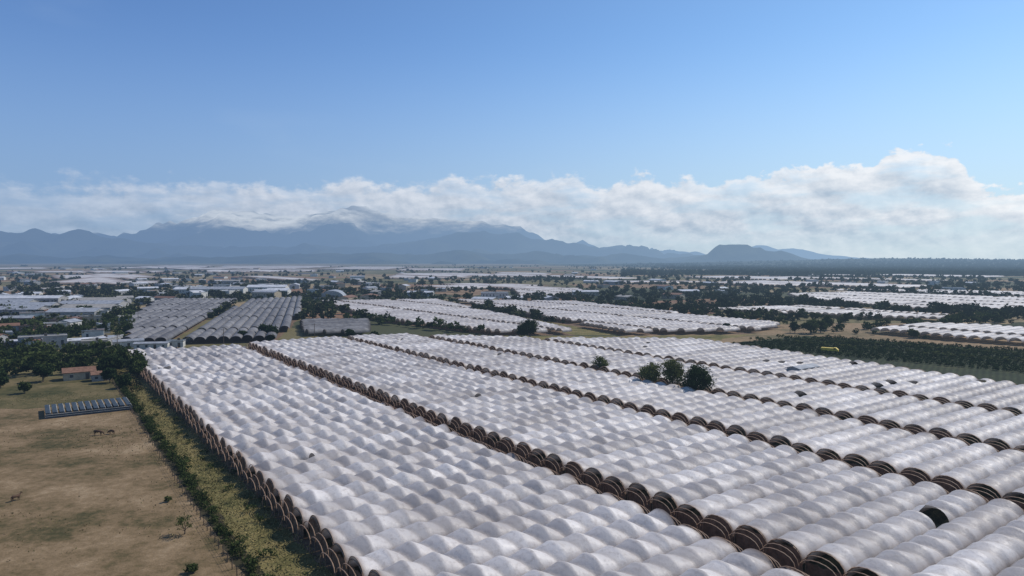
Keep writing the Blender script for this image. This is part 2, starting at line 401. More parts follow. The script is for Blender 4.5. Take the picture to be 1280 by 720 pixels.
# ------------------------------------------------------------------ trees
def leaf_quads(centers, size, n_rng):
    n = len(centers)
    a = n_rng.normal(size=(n, 3)); a /= np.linalg.norm(a, axis=1, keepdims=True)
    b = np.cross(a, n_rng.normal(size=(n, 3))); b /= np.linalg.norm(b, axis=1, keepdims=True)
    s = (size*n_rng.uniform(0.6, 1.3, n))[:, None]
    V = np.stack([centers-a*s, centers-b*s*0.6, centers+a*s, centers+b*s*0.6], 1).reshape(-1, 3)
    F = np.arange(4*n).reshape(-1, 4); return V, F
def crown(h, r, nclump, per, size, seed, z0f=0.25):
    q = np.random.default_rng(seed)
    C = []; tone = []
    for i in range(nclump):
        d = q.normal(size=3); d /= np.linalg.norm(d); rr = q.uniform(0.45, 1.0)
        zc = h*(z0f+(1-z0f)/2)
        c = np.array([d[0]*r*rr*0.8, d[1]*r*rr*0.8, zc+d[2]*h*(1-z0f)/2*rr*0.85])
        cr = q.uniform(0.22, 0.42)*r
        p = q.normal(size=(per, 3))*cr*0.55*np.array([1, 1, 0.75])+c
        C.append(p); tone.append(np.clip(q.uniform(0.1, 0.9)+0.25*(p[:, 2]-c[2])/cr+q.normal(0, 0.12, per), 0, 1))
    return np.concatenate(C), np.concatenate(tone)
def tree(name, loc, h, r, seed, mat=M_LEAF, ncl=34, per=110, size=0.28, z0f=0.22, sx=1.0):
    e = empty(name, (loc[0], loc[1], 0), seed*1.3)
    C, t = crown(h, r, ncl, per, size, seed, z0f); C[:, 2] = np.maximum(C[:, 2], 0.3)
    V, F = leaf_quads(C, size, np.random.default_rng(seed+1))
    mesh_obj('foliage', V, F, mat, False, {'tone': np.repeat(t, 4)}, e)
    q = random.Random(seed); tr = [[(0, 0, 0, h*0.035), (0.05*h*q.uniform(-1, 1), 0.03*h, h*0.3, h*0.026), (0, 0.02*h, h*0.7, h*0.01)]]
    for i in range(8):
        a = q.uniform(0, 6.28); zb = h*q.uniform(0.15, 0.45); rr = r*q.uniform(0.5, 0.85)
        tr.append([(0, 0, zb, h*0.014), (rr*0.5*math.cos(a), rr*0.5*math.sin(a), zb+h*0.16, h*0.009), (rr*math.cos(a), rr*math.sin(a), zb+h*q.uniform(0.25, 0.4), h*0.004)])
    tubes('trunk_and_limbs', tr, 0.1, M_BARK, 6, e)
    return e
tree('broadleaf_tree', (53.0, 197.5), 9.8, 4.6, 11, M_LEAFD, 44, 150)
tree('broadleaf_tree', (48.3, 207), 10.2, 4.2, 12, M_LEAFO, 34, 110)
tree('broadleaf_tree', (42.6, 210.5), 9.4, 3.9, 13, M_LEAFO, 34, 100)
tree('small_tree', (31, 239), 6.8, 3.0, 14, M_LEAFO, 24, 90)
tree('broadleaf_tree', (9, 349), 10.5, 5.0, 15, M_LEAFD, 40, 120, 0.35)
tree('broadleaf_tree', (5, 352), 6.5, 3.5, 16, M_LEAFD, 30, 100, 0.35)
for i, (x, y, h) in enumerate([(162, 374, 8), (170, 380, 7), (155, 378, 6), (205, 352, 5), (-83, 352, 5), (-70, 350, 4), (228, 300, 5), (120, 385, 5), (180, 395, 8),
                               (-122, 352, 6), (-128, 358, 7), (-118, 338, 4), (-135, 345, 5), (-131, 224, 5), (-127, 233, 6), (-154, 226, 6), (-139, 240, 7),
                               (-160, 215, 5), (-168, 222, 6), (-146, 206, 3.5), (-121, 215, 4)]):
    tree('broadleaf_tree', (x, y), h, h*0.5, 30+i, random.choice([M_LEAF, M_LEAFD]), 24, 80, 0.4)
# sparse little tree in the pasture
tree('pasture_sapling', (-47.8, 99.5), 2.7, 1.6, 77, M_LEAFO, 16, 26, 0.13, 0.35)
tree('pasture_bush', (-41, 87), 1.2, 0.9, 78, M_LEAF, 12, 60, 0.14, 0.0)
tree('pasture_bush', (-57, 113), 1.0, 0.7, 79, M_LEAFO, 10, 40, 0.14, 0.0)

def tree_mass(name, pts, hs, mat, nq=70, seed=0, size=0.17, nvar=5, ratio=0.5):
    q = np.random.default_rng(seed); pts = np.asarray(pts, float); hs = np.asarray(hs, float)
    VV = []; TT = []
    for k in range(nvar):
        C, t = crown(1.0, ratio, 11, max(4, nq//11), size, seed*10+k, 0.05)
        V, _ = leaf_quads(C, size, q); t = np.repeat(t, 4)
        idx = np.where(np.arange(len(pts)) % nvar == k)[0]
        if not len(idx): continue
        h = hs[idx]; a = q.uniform(0, 6.28, len(idx)); ca, sa = np.cos(a), np.sin(a)
        w = h*q.uniform(0.8, 1.35, len(idx))
        X = (V[None, :, 0]*ca[:, None]-V[None, :, 1]*sa[:, None])*w[:, None]+pts[idx, 0][:, None]
        Y = (V[None, :, 0]*sa[:, None]+V[None, :, 1]*ca[:, None])*w[:, None]+pts[idx, 1][:, None]
        Z = np.maximum(V[None, :, 2]*h[:, None], 0.02)
        if pts.shape[1] > 2: Z = Z+pts[idx, 2][:, None]
        VV.append(np.stack([X, Y, Z], -1).reshape(-1, 3))
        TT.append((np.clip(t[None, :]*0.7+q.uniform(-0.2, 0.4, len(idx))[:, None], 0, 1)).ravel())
    V = np.concatenate(VV); F = np.arange(len(V)).reshape(-1, 4)
    return mesh_obj(name, V, F, mat, False, {'tone': np.concatenate(TT)})
def inpoly(P, poly):
    x, y = P[:, 0], P[:, 1]; c = np.zeros(len(P), bool); n = len(poly)
    for i in range(n):
        x1, y1 = poly[i]; x2, y2 = poly[(i+1) % n]
        cond = ((y1 > y) != (y2 > y)); xi = (x2-x1)*(y-y1)/((y2-y1) if y2 != y1 else 1e-9)+x1
        c ^= cond & (x < xi)
    return c
EXCL = WH+[B1, B2, B3, B4, B5]
def keep(P, pad=0):
    P = np.asarray(P); k = np.ones(len(P), bool)
    for poly in EXCL: k &= ~inpoly(P, poly)
    return P[k]
# left woodland
pts = []
while len(pts) < 400:
    d = random.uniform(255, 520); x = -d*random.uniform(0.53, 0.95)
    if math.sin(x*0.045)+math.cos(d*0.05)+random.uniform(-1.2, 1.2) > -0.1: pts.append((x, d))
pts += [(-160+random.uniform(-34, 34), 246+random.uniform(-8, 8)) for _ in range(45)]
pts += [(-190+random.uniform(-30, 30), 268+random.uniform(-15, 15)) for _ in range(60)]
pts = keep(pts); h = rng.uniform(3.5, 9, len(pts))
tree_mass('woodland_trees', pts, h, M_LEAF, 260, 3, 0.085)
def line(a, b, sp, j):
    L = math.dist(a, b); n = max(1, int(L/sp))
    return [(a[0]+(b[0]-a[0])*i/n+random.gauss(0, j), a[1]+(b[1]-a[1])*i/n+random.gauss(0, j)) for i in range(n+1)]
pts = []; 
pts += line((-150, 500), (-210, 720), 9, 4)+line((-140, 520), (-180, 640), 7, 6)
pts += line((-105, 450), (-20, 372), 7, 2)
pts += line((160, 415), (60, 630), 9, 5)+line((190, 372), (330, 300), 4, 3)+line((165, 375), (300, 440), 4, 4)+line((150, 440), (300, 560), 7, 8)
pts += line((140, 520), (320, 430), 6, 5)+line((-180, 650), (60, 640), 14, 5)+line((-60, 640), (-175, 830), 10, 6)
pts = keep(pts)
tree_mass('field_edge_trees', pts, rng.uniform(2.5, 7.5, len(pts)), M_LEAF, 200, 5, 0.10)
pts = keep(line((136, 350), (240, 262), 1.3, 0.5)+line((120, 345), (225, 235), 1.6, 0.7)+line((205, 352), (300, 285), 1.5, 0.5)+line(W(84, 243), W(218, 260), 1.6, 0.5))
tree_mass('green_hedge', pts, rng.uniform(1.2, 2.6, len(pts)), M_LEAFO, 70, 6, 0.14)
pts = []
for k in range(22):
    b = np.array([100., 322.])+np.array([0.75, 0.40])*k*6.0
    e_ = b+np.array([0.72, -0.69])*150
    pts += line(tuple(b), tuple(e_), 1.5, 0.45)
pts = np.array(pts); pts = keep(pts); pts = pts[inpoly(pts, [(90, 322), (156, 364), (230, 300), (330, 200), (215, 130), W(85, 248), W(218, 262)])]
tree_mass('crop_rows', pts, rng.uniform(0.9, 1.7, len(pts)), M_LEAFD, 44, 16, 0.2, ratio=0.8)
# plain trees
pts = []; hs = []
for i in range(280):
    d = 1/random.uniform(1/5500, 1/440); x = random.uniform(-0.85, 0.85)*d
    dirv = random.choice([AU, AV, AU, AV, np.array([1, 0.1])]); L = random.uniform(30, 160)*(1+d/1500)
    sp = 7+d/200
    c = np.array([x, d])
    for p in line(tuple(c-dirv*L/2), tuple(c+dirv*L/2), sp, 2+d/400): pts.append(p); hs.append(random.uniform(3, 7.5)*(1+d/9000))
for i in range(90):
    d = 1/random.uniform(1/5500, 1/600); x = random.uniform(-0.85, 0.85)*d; R = random.uniform(15, 60)*(1+d/1000)
    for k in range(12): pts.append((x+random.gauss(0, R), d+random.gauss(0, R))); hs.append(random.uniform(3, 9)*(1+d/9000))
for i in range(60):   # greener to the right
    d = 1/random.uniform(1/2500, 1/480); x = random.uniform(0.1, 0.85)*d; R = random.uniform(15, 50)*(1+d/1200)
    for k in range(14): pts.append((x+random.gauss(0, R*1.6), d+random.gauss(0, R*0.6))); hs.append(random.uniform(3.5, 9)*(1+d/9000))
pts = np.array(pts); hs = np.array(hs); k = np.ones(len(pts), bool)
for poly in EXCL+[R1]: k &= ~inpoly(pts, poly)
k &= pts[:, 1] > 430
pts = pts[k]; hs = hs[k]; print('plain trees', len(pts))
nr = pts[:, 1] < 1300
tree_mass('distant_trees', pts[nr], hs[nr], M_LEAFF, 110, 8, 0.14)
tree_mass('distant_trees', pts[~nr], hs[~nr], M_LEAFF, 44, 9, 0.24)

# grass tufts along the verge and pasture
n = 24000
u = rng.uniform(40, 325, n); v = rng.uniform(22.6, 31.2, n)
P = np.stack([AU[0]*u+AV[0]*v, AU[1]*u+AV[1]*v, rng.uniform(0.03, 0.35, n)], -1)
V, F = leaf_quads(P, 0.15, rng); V[:, 2] = np.maximum(V[:, 2], 0.0)
mesh_obj('verge_grass', V, F, M_DRY, False, {'tone': np.repeat(np.clip(0.45+0.4*np.sin(u*0.21)*np.sin(v*0.9+u*0.05)+rng.normal(0, 0.2, n), 0, 1), 4)})
n = 26000
u = rng.uniform(30, 250, n); v = rng.uniform(-80, 21.5, n)
k = (np.sin(u*0.11+1.7*np.sin(v*0.07))+np.sin(v*0.13+u*0.03)+0.6*np.sin(v*0.5+u*0.4)+rng.normal(0, 0.6, n)) > 0.4; u = u[k]; v = v[k]; n = len(u)
P = np.stack([AU[0]*u+AV[0]*v, AU[1]*u+AV[1]*v, rng.uniform(0.02, 0.12, n)], -1)
V, F = leaf_quads(P, 0.15, rng); V[:, 2] = np.maximum(V[:, 2], 0.0)
mesh_obj('pasture_grass', V, F, M_DRY, False, {'tone': np.repeat(rng.uniform(0, 0.5, n), 4)})
pu = []
for i in range(620):
    uu = random.uniform(40, 320); vv = random.uniform(23, 31) if i % 8 == 0 else random.gauss(22.2+uu*0.005, 0.5)
    pu.append(W(uu, vv))
tree_mass('ditch_shrubs', np.array(pu), rng.uniform(0.4, 1.7, len(pu)), M_LEAF, 90, 12, 0.11, ratio=0.7)
# fence along ditch
posts = []
for i in range(95):
    uu = 20+i*2.6; x, y = W(uu, 20.2+uu*0.006); posts.append([(x, y, 0, 0.07), (x+random.uniform(-.05, .05), y, 1.4, 0.06)])
for z in (0.5, 0.9, 1.25):
    posts.append([(*W(20, 20.32), z, 0.012), (*W(264, 21.78), z, 0.012)])
tubes('wire_fence', posts, 0.06, M_BARK, 5)
# utility poles by the farm road
PP = [W(331, 30+i*42) for i in range(3)]+[(150+i*38, 372+i*26) for i in range(4)]+[(-240+i*2, 300+i*44) for i in range(4)]
for (x, y) in PP:
    e = empty('utility_pole', (x, y), 0.6)
    tubes('pole', [[(0, 0, 0, 0.17), (0, 0, 9, 0.11)]], 0.15, M_BARK, 7, e)
    tubes('crossarm_and_insulators', [[(-0.9, 0, 8.4, 0.06), (0.9, 0, 8.4, 0.06)]]+[[(k, 0, 8.4, 0.05), (k, 0, 8.7, 0.04)] for k in (-0.8, 0, 0.8)], 0.06, M_BARK, 5, e)

# ------------------------------------------------------------------ buildings
M_WALL = [simple_mat('painted_wall_white', (0.38, 0.37, 0.34), (0.56, 0.54, 0.50), 0.6), simple_mat('block_wall_tan', (0.30, 0.25, 0.18), (0.40, 0.34, 0.25), 0.8),
          simple_mat('grey_block_wall', (0.22, 0.22, 0.22), (0.33, 0.32, 0.31), 0.8), simple_mat('terracotta_wall', (0.24, 0.13, 0.085), (0.32, 0.19, 0.13), 0.8)]
M_ROOF = [simple_mat('sheet_roof_grey', (0.20, 0.21, 0.23), (0.35, 0.36, 0.38), 0.4, 0.5), simple_mat('tile_roof', (0.13, 0.07, 0.045), (0.22, 0.12, 0.08), 0.9),
          simple_mat('white_sheet_roof', (0.38, 0.39, 0.41), (0.60, 0.60, 0.62), 0.3, 0.5), simple_mat('flat_concrete_roof', (0.22, 0.21, 0.19), (0.34, 0.32, 0.30), 0.5)]
M_GLASS = simple_mat('window_glass', (0.03, 0.04, 0.05), (0.05, 0.06, 0.07), 1, 0.15, 0.5)
M_DOOR = simple_mat('dark_door', (0.06, 0.05, 0.04), (0.12, 0.09, 0.07), 1, 0.6)
def box(x0, x1, y0, y1, z0, z1):
    V = [(x0, y0, z0), (x1, y0, z0), (x1, y1, z0), (x0, y1, z0), (x0, y0, z1), (x1, y0, z1), (x1, y1, z1), (x0, y1, z1)]
    F = [(0, 3, 2, 1), (4, 5, 6, 7), (0, 1, 5, 4), (1, 2, 6, 5), (2, 3, 7, 6), (3, 0, 4, 7)]
    return V, F
def boxes(name, L, mat, parent):
    V = []; F = []
    for b in L:
        v, f = box(*b); F += [tuple(i+len(V) for i in q) for q in f]; V += v
    return mesh_obj(name, V, F, mat, False, None, parent)
def house(name, loc, rot, w, d, h, roof='gable', wm=0, rm=0, rise=1.2):
    e = empty(name, (loc[0], loc[1], 0), rot)
    boxes('walls', [(-w/2, w/2, -d/2, d/2, 0, h)], M_WALL[wm], e)
    nw = max(2, int(w/3.2)); win = []; fr = []
    for i in range(nw):
        x = -w/2+w*(i+0.5)/nw
        if i == nw//2: continue
        for s in (-1, 1):
            y = s*d/2; a, b = sorted((y-0.05*s, y+0.03*s)); win.append((x-0.5, x+0.5, a, b, h*0.35, h*0.75))
            a, b = sorted((y+0.031*s, y+0.07*s)); fr += [(x-0.6, x+0.6, a, b, h*0.75, h*0.80), (x-0.6, x+0.6, a, b, h*0.31, h*0.35)]
    boxes('windows', win, M_GLASS, e); boxes('window_frames', fr, M_WALL[0], e)
    x = -w/2+w*(nw//2+0.5)/nw; boxes('door', [(x-0.55, x+0.55, -d/2-0.04, -d/2+0.03, 0, min(2.2, h*0.8))], M_DOOR, e)
    o = 0.4; X = w/2+o; Y = d/2+o
    if roof == 'gable':
        V = [(-X, -Y, h-0.1), (X, -Y, h-0.1), (X, Y, h-0.1), (-X, Y, h-0.1), (-X, 0, h+rise), (X, 0, h+rise),
             (-X, -Y, h+0.08), (X, -Y, h+0.08), (X, Y, h+0.08), (-X, Y, h+0.08), (-X, 0, h+rise+0.18), (X, 0, h+rise+0.18)]
        F = [(6, 7, 11, 10), (10, 11, 8, 9), (0, 4, 5, 1), (4, 3, 2, 5), (0, 1, 7, 6), (2, 3, 9, 8), (0, 6, 10, 4), (4, 10, 9, 3), (1, 5, 11, 7), (5, 2, 8, 11)]
        mesh_obj('roof', V, F, M_ROOF[rm], False, None, e)
        mesh_obj('gable_ends', [(-w/2, -d/2, h), (-w/2, d/2, h), (-w/2, 0, h+rise*0.93), (w/2, -d/2, h), (w/2, d/2, h), (w/2, 0, h+rise*0.93)], [(0, 2, 1), (3, 4, 5)], M_WALL[wm], False, None, e)
    else:
        boxes('roof_slab', [(-X+0.2, X-0.2, -Y+0.2, Y-0.2, h+0.003, h+0.18)], M_ROOF[rm], e)
        boxes('parapet', [(-X+0.2, X-0.2, -Y+0.2, -Y+0.35, h+0.183, h+0.6), (-X+0.2, X-0.2, Y-0.35, Y-0.2, h+0.183, h+0.6)], M_WALL[wm], e)
        boxes('water_tank', [(0.5, 1.6, 0.2, 1.3, h+0.19, h+1.4)], M_DOOR, e)
    return e
r = random.Random(5)
house('farm_house', (-146, 232), 0.6, 9, 6, 2.6, 'gable', 1, 1)
house('farm_shed', (-137, 229), 0.6, 5, 4, 2.2, 'gable', 2, 1, 0.8)
house('farm_shed', (-203, 318), 0.6, 26, 6, 3, 'gable', 0, 2, 0.8)
house('farm_shed', (-176, 316), 0.6, 12, 5, 3, 'gable', 0, 0, 0.7)
house('farm_shed', (-163, 312), 0.2, 14, 4, 2.4, 'gable', 0, 0, 0.5)
house('farm_shed', (-155, 318), 0.2, 7, 4, 2.6, 'flat', 0, 3)
house('farm_shed', (98, 232), 0.61, 11, 4.5, 4.0, 'gable', 2, 0, 0.6)
for i in range(75):
    d = r.uniform(290, 580); x = -d*r.uniform(0.55, 0.86)
    if not len(keep([(x, d)])): continue
    house('village_house', (x, d), r.choice([0.1, 0.6, 0.61, 2.2, 1.7])+r.uniform(-.1, .1), r.uniform(7, 18), r.uniform(5, 9), r.uniform(3, 6), r.choice(['gable', 'flat', 'flat']), r.choice([0, 1, 1, 2, 3]), r.choice([0, 0, 1, 2, 3, 3]), 1.2)
for (x, d, w) in [(-375, 520, 60), (-330, 545, 45), (-305, 500, 34), (-400, 500, 40), (-345, 480, 36), (-420, 560, 60), (-350, 590, 40), (-290, 460, 30), (-440, 620, 70)]:
    house('industrial_shed', (x, d), 0.12, w, 18, 6, 'gable', 2, r.choice([0, 0, 2, 3]), 2)
for (x, d, w, h) in [(-345, 815, 60, 6), (-300, 850, 46, 7), (-270, 800, 24, 5), (-390, 835, 30, 5)]:
    house('warehouse', (x, d), 0.1, w, 20, h, 'gable', 0, r.choice([0, 2]), 2.5)
for i in range(190):
    d = 1/r.uniform(1/4500, 1/620); x = d*r.uniform(-0.74, 0.7)
    if i % 2 == 0: x = d*r.uniform(-0.74, -0.2)
    if not len(keep([(x, d)])): continue
    s = 1+d/2500
    house('village_house', (x, d), r.uniform(0, 3.1), r.uniform(8, 22)*s, r.uniform(6, 12)*s, r.uniform(3, 6), r.choice(['gable', 'gable', 'flat']), r.choice([0, 0, 1, 2]), r.choice([0, 1, 2, 2, 3]), 1.5)
# arched hangar
e = empty('arched_hangar', (-181, 700), 0.15)
L = np.linspace(-17, 17, 18); th = np.linspace(0, math.pi, 20)
A, TH = np.meshgrid(L, th, indexing='ij')
mesh_obj('roof_shell', np.stack([12*np.cos(TH), A, 2+7.5*np.sin(TH)], -1).reshape(-1, 3), grid_faces(18, 20), M_ROOF[0], True, None, e)
V = [(12*math.cos(t), -16.9, 2+7.5*math.sin(t)) for t in th]; 
me = bpy.data.meshes.new('front_wall'); me.from_pydata(V+[(-12, -16.9, 0), (12, -16.9, 0)], [], [list(range(22))]); me.materials.append(M_WALL[2]); o = bpy.data.objects.new('front_wall', me); o.parent = e; COL.objects.link(o)
boxes('doors', [(-3, 3, -17.1, -16.95, 0, 5)], M_DOOR, e); boxes('side_walls', [(-12.1, -11.9, -17, 17, 0, 2), (11.9, 12.1, -17, 17, 0, 2)], M_WALL[2], e)

# nursery shade structure
e = empty('nursery_shade_rows', (-113, 183, 0), math.atan2(0.573, 0.819))
M_SHADE = simple_mat('dark_shade_cloth', (0.02, 0.03, 0.04), (0.05, 0.07, 0.09), 1.5, 0.7)
dk = []; wh = []; ps = []
for i in range(13):
    x = -9+i*1.5; dk.append((x-0.5, x+0.5, -6, 6, 1.2, 1.5)); wh.append((x+0.52, x+0.60, -6, 6, 1.25, 1.42))
    for y in (-5.9, -2, 2, 5.9): ps.append([(x, y, 0, 0.05), (x, y, 1.2, 0.05)])
boxes('shade_cloth_beds', dk, M_SHADE, e); boxes('plastic_strips', wh, M_WALL[0], e); tubes('posts', ps, 0.05, M_HOOP, 5, e)
boxes('end_curtain', [(-9.6, 9.8, -6.2, -6.1, 0.0, 1.1)], M_SHADE, e)
boxes('end_curtain_rails', [(-9.6, 9.8, -6.26, -6.205, 1.0, 1.12), (-9.6, 9.8, -6.26, -6.205, 0.5, 0.58)], M_WALL[0], e)

# yellow farm truck
e = empty('yellow_farm_truck', (137, 297, 0), math.radians(-35))
M_YEL = simple_mat('yellow_paint', (0.55, 0.40, 0.04), (0.65, 0.48, 0.06), 1, 0.5, 0.4)
boxes('cargo_box', [(-3.4, 1.4, -1.15, 1.15, 0.9, 2.2)], M_YEL, e)
boxes('chassis', [(-3.4, 3.2, -0.9, 0.9, 0.55, 0.88)], M_DOOR, e)
V = [(1.55, -1.05, 0.89), (3.4, -1.05, 0.89), (3.4, 1.05, 0.89), (1.55, 1.05, 0.89), (1.55, -1.05, 2.4), (2.5, -1.0, 2.4), (2.5, 1.0, 2.4), (1.55, 1.05, 2.4), (3.4, -1.05, 1.6), (3.4, 1.05, 1.6)]
me = bpy.data.meshes.new('cab'); me.from_pydata(V, [], [(0, 1, 8, 5, 4), (3, 7, 6, 9, 2), (4, 5, 6, 7), (5, 8, 9, 6), (1, 2, 9, 8), (0, 4, 7, 3), (0, 3, 2, 1)]); me.materials.append(M_YEL)
o = bpy.data.objects.new('cab', me); o.parent = e; COL.objects.link(o)
boxes('windscreen_and_windows', [(1.8, 2.5, -1.09, -1.06, 1.6, 2.2), (1.8, 2.5, 1.06, 1.09, 1.6, 2.2)], M_GLASS, e)
wl = []
for x in (-2.3, 2.4):
    for y in (-1.0, 1.0): wl.append([(x, y-0.16, 0.48, 0.48), (x, y+0.16, 0.48, 0.48)])
tubes('wheels', wl, 0.48, M_DOOR, 14, e)

# ------------------------------------------------------------------ animals
M_COW = simple_mat('brown_cow_hide', (0.05, 0.028, 0.018), (0.10, 0.055, 0.03), 1.2, 0.8)
def cow(name, loc, rot, graze=True, s=1.0):
    e = empty(name, (loc[0], loc[1], 0.01), rot); e.scale = (s, s, s)
    V = [(-0.75, 0, 1.15), (-0.25, 0, 1.08), (0.3, 0, 1.06), (0.72, 0, 1.12)]; R = [0.30, 0.37, 0.36, 0.30]; E = [(0, 1), (1, 2), (2, 3)]
    def ch(st, pts):
        p = st
        for (x, y, z, q) in pts: V.append((x, y, z)); R.append(q); E.append((p, len(V)-1)); p = len(V)-1
        return p
    if graze: ch(3, [(1.05, 0, 0.95, 0.19), (1.3, 0, 0.6, 0.14), (1.42, 0.02, 0.38, 0.13), (1.52, 0.02, 0.14, 0.08)])
    else: ch(3, [(1.05, 0, 1.35, 0.19), (1.25, 0, 1.55, 0.15), (1.45, 0, 1.52, 0.13), (1.72, 0, 1.38, 0.08)])
    for y in (-0.2, 0.2):
        ch(0, [(-0.72, y, 0.85, 0.19), (-0.60, y, 0.66, 0.12), (-0.86, y, 0.42, 0.075), (-0.80, y, 0.12, 0.05), (-0.74, y, 0.03, 0.065)])
        ch(3, [(0.70, y, 0.8, 0.15), (0.68, y*1.05, 0.45, 0.08), (0.70, y*1.05, 0.12, 0.05), (0.75, y*1.05, 0.03, 0.065)])
    ch(0, [(-1.08, 0, 1.15, 0.05), (-1.16, 0, 0.8, 0.03), (-1.14, 0, 0.5, 0.05)])
    me = bpy.data.meshes.new('body'); me.from_pydata(V, E, []); o = bpy.data.objects.new('body', me); COL.objects.link(o); o.parent = e
    o.modifiers.new('skin', 'SKIN')
    for i, sv in enumerate(me.skin_vertices[0].data): sv.radius = (R[i], R[i]); sv.use_root = (i == 1)
    sb = o.modifiers.new('sub', 'SUBSURF'); sb.levels = 1; sb.render_levels = 2
    me.materials.append(M_COW)
    hx, hz = (1.32, 0.62) if graze else (1.3, 1.68)
    tubes('ears_and_horns', [[(hx, 0.08*k, hz, 0.05), (hx-0.02, 0.30*k, hz+0.04, 0.015)] for k in (-1, 1)]+[[(hx+0.05, 0.06*k, hz+0.06, 0.03), (hx+0.08, 0.2*k, hz+0.22, 0.01)] for k in (-1, 1)], 0.03, M_COW, 6, e)
cow('grazing_cow', (-94.5, 156.5), 0.1, True, 0.9)
cow('grazing_cow', (-92.0, 157.5), 2.9, True, 0.75)
cow('standing_cow', (-82.5, 113.5), 1.2, False, 0.7)

# ------------------------------------------------------------------ mountains
def fbm2(x, y, seed, octv=6):
    q = np.random.default_rng(seed); out = np.zeros_like(x); amp = 1.0
    f = 1.0
    for o in range(octv):
        a = np.zeros_like(x)
        for k in range(4):
            t = q.uniform(0, 6.28); p = q.uniform(0, 6.28)
            a += np.sin((x*math.cos(t)+y*math.sin(t))*f*q.uniform(0.7, 1.4)*6.28+p+1.3*out)
        out += amp*(1-np.abs(a)/1.6)*0.5; amp *= 0.5; f *= 2.05
    return out
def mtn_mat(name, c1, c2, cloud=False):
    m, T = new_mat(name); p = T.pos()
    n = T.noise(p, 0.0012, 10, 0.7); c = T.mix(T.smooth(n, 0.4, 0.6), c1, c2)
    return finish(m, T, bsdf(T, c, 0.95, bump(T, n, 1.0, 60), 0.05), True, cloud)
def mountain(name, D, prof, Wd, amp, seed, mat, nx=420, ny=60, wl=1500., base=-60, jag=0.0):
    px = np.array([p[0] for p in prof], float); pz = np.array([p[1] for p in prof], float)
    x = np.linspace(px[0], px[-1], nx); y = np.linspace(-Wd, Wd*0.6, ny)
    X, Y = np.meshgrid(x, y, indexing='ij')
    pr = np.interp(X.ravel(), px, pz).reshape(X.shape)
    if jag: pr = pr+jag*(fbm2(X/wl/1.4+5, Y*0, seed+9, 5)-0.8)*np.clip(pr/200, 0, 1)
    fall = np.where(Y < 0, np.clip(1+Y/Wd, 0, 1)**1.4, np.clip(1-Y/(0.6*Wd), 0, 1))
    n = fbm2(X/wl/3, Y/wl/3, seed)
    Z = base+pr*fall+amp*(n-0.7)*np.clip(fall*2, 0.0, 1)*(0.35+0.65*np.clip(-Y/(0.15*Wd), 0, 1))*np.clip(pr/300., 0.1, 1)
    V = np.stack([X, Y+D, Z], -1).reshape(-1, 3)
    return mesh_obj(name, V, grid_faces(nx, ny), mat, True)
def prof(D, pts, base=-60):
    return [((a-640)/865*D, (325-b)/865*D+40-base) for a, b in pts]
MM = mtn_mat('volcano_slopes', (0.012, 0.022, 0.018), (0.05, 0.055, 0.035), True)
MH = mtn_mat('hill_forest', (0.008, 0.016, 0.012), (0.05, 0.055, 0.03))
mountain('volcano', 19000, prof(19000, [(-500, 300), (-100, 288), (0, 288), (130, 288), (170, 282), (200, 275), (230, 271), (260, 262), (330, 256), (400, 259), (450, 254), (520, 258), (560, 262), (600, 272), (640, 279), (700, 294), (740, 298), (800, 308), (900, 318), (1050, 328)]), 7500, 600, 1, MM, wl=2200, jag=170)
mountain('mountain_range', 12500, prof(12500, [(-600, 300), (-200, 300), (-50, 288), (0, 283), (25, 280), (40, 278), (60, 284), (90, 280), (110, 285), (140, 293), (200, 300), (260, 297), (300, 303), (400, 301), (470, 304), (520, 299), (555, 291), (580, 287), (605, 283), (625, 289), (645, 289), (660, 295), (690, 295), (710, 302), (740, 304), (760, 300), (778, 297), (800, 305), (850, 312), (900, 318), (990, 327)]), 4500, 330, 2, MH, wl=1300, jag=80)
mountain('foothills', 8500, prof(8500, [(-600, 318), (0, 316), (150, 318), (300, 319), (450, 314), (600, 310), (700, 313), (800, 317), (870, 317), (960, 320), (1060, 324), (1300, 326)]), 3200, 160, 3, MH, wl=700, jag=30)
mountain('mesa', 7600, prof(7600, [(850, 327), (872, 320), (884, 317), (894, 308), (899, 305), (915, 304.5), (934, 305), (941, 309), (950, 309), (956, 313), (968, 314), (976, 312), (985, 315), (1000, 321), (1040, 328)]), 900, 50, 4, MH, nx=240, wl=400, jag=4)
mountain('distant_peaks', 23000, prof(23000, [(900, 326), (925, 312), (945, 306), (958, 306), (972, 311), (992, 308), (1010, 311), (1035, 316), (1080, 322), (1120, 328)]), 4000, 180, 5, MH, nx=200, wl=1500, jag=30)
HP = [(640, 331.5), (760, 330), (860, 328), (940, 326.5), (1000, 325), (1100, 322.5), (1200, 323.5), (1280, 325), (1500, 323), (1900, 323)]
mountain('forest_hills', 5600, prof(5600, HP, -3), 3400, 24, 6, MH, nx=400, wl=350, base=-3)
pts = []
for i in range(13000):
    y = 1/random.uniform(1/5600, 1/1700); x = y*random.uniform(0.16, 0.95)
    n = math.sin(x/130.)+math.sin(y/170.+x/300.)+random.uniform(-1, 1)
    if n > 0.3-6*(x/y-0.2): pts.append((x, y))
pts = keep(pts)
hz = (np.interp(pts[:, 0], [q[0] for q in prof(5600, HP, -3)], [q[1] for q in prof(5600, HP, -3)]))*np.clip((pts[:, 1]-2200)/3400, 0, 1)**1.4-5
tree_mass('forest', np.column_stack([pts, np.maximum(hz, 0)]), rng.uniform(5, 11, len(pts)), M_LEAFF, 33, 15, 0.34, ratio=0.85)

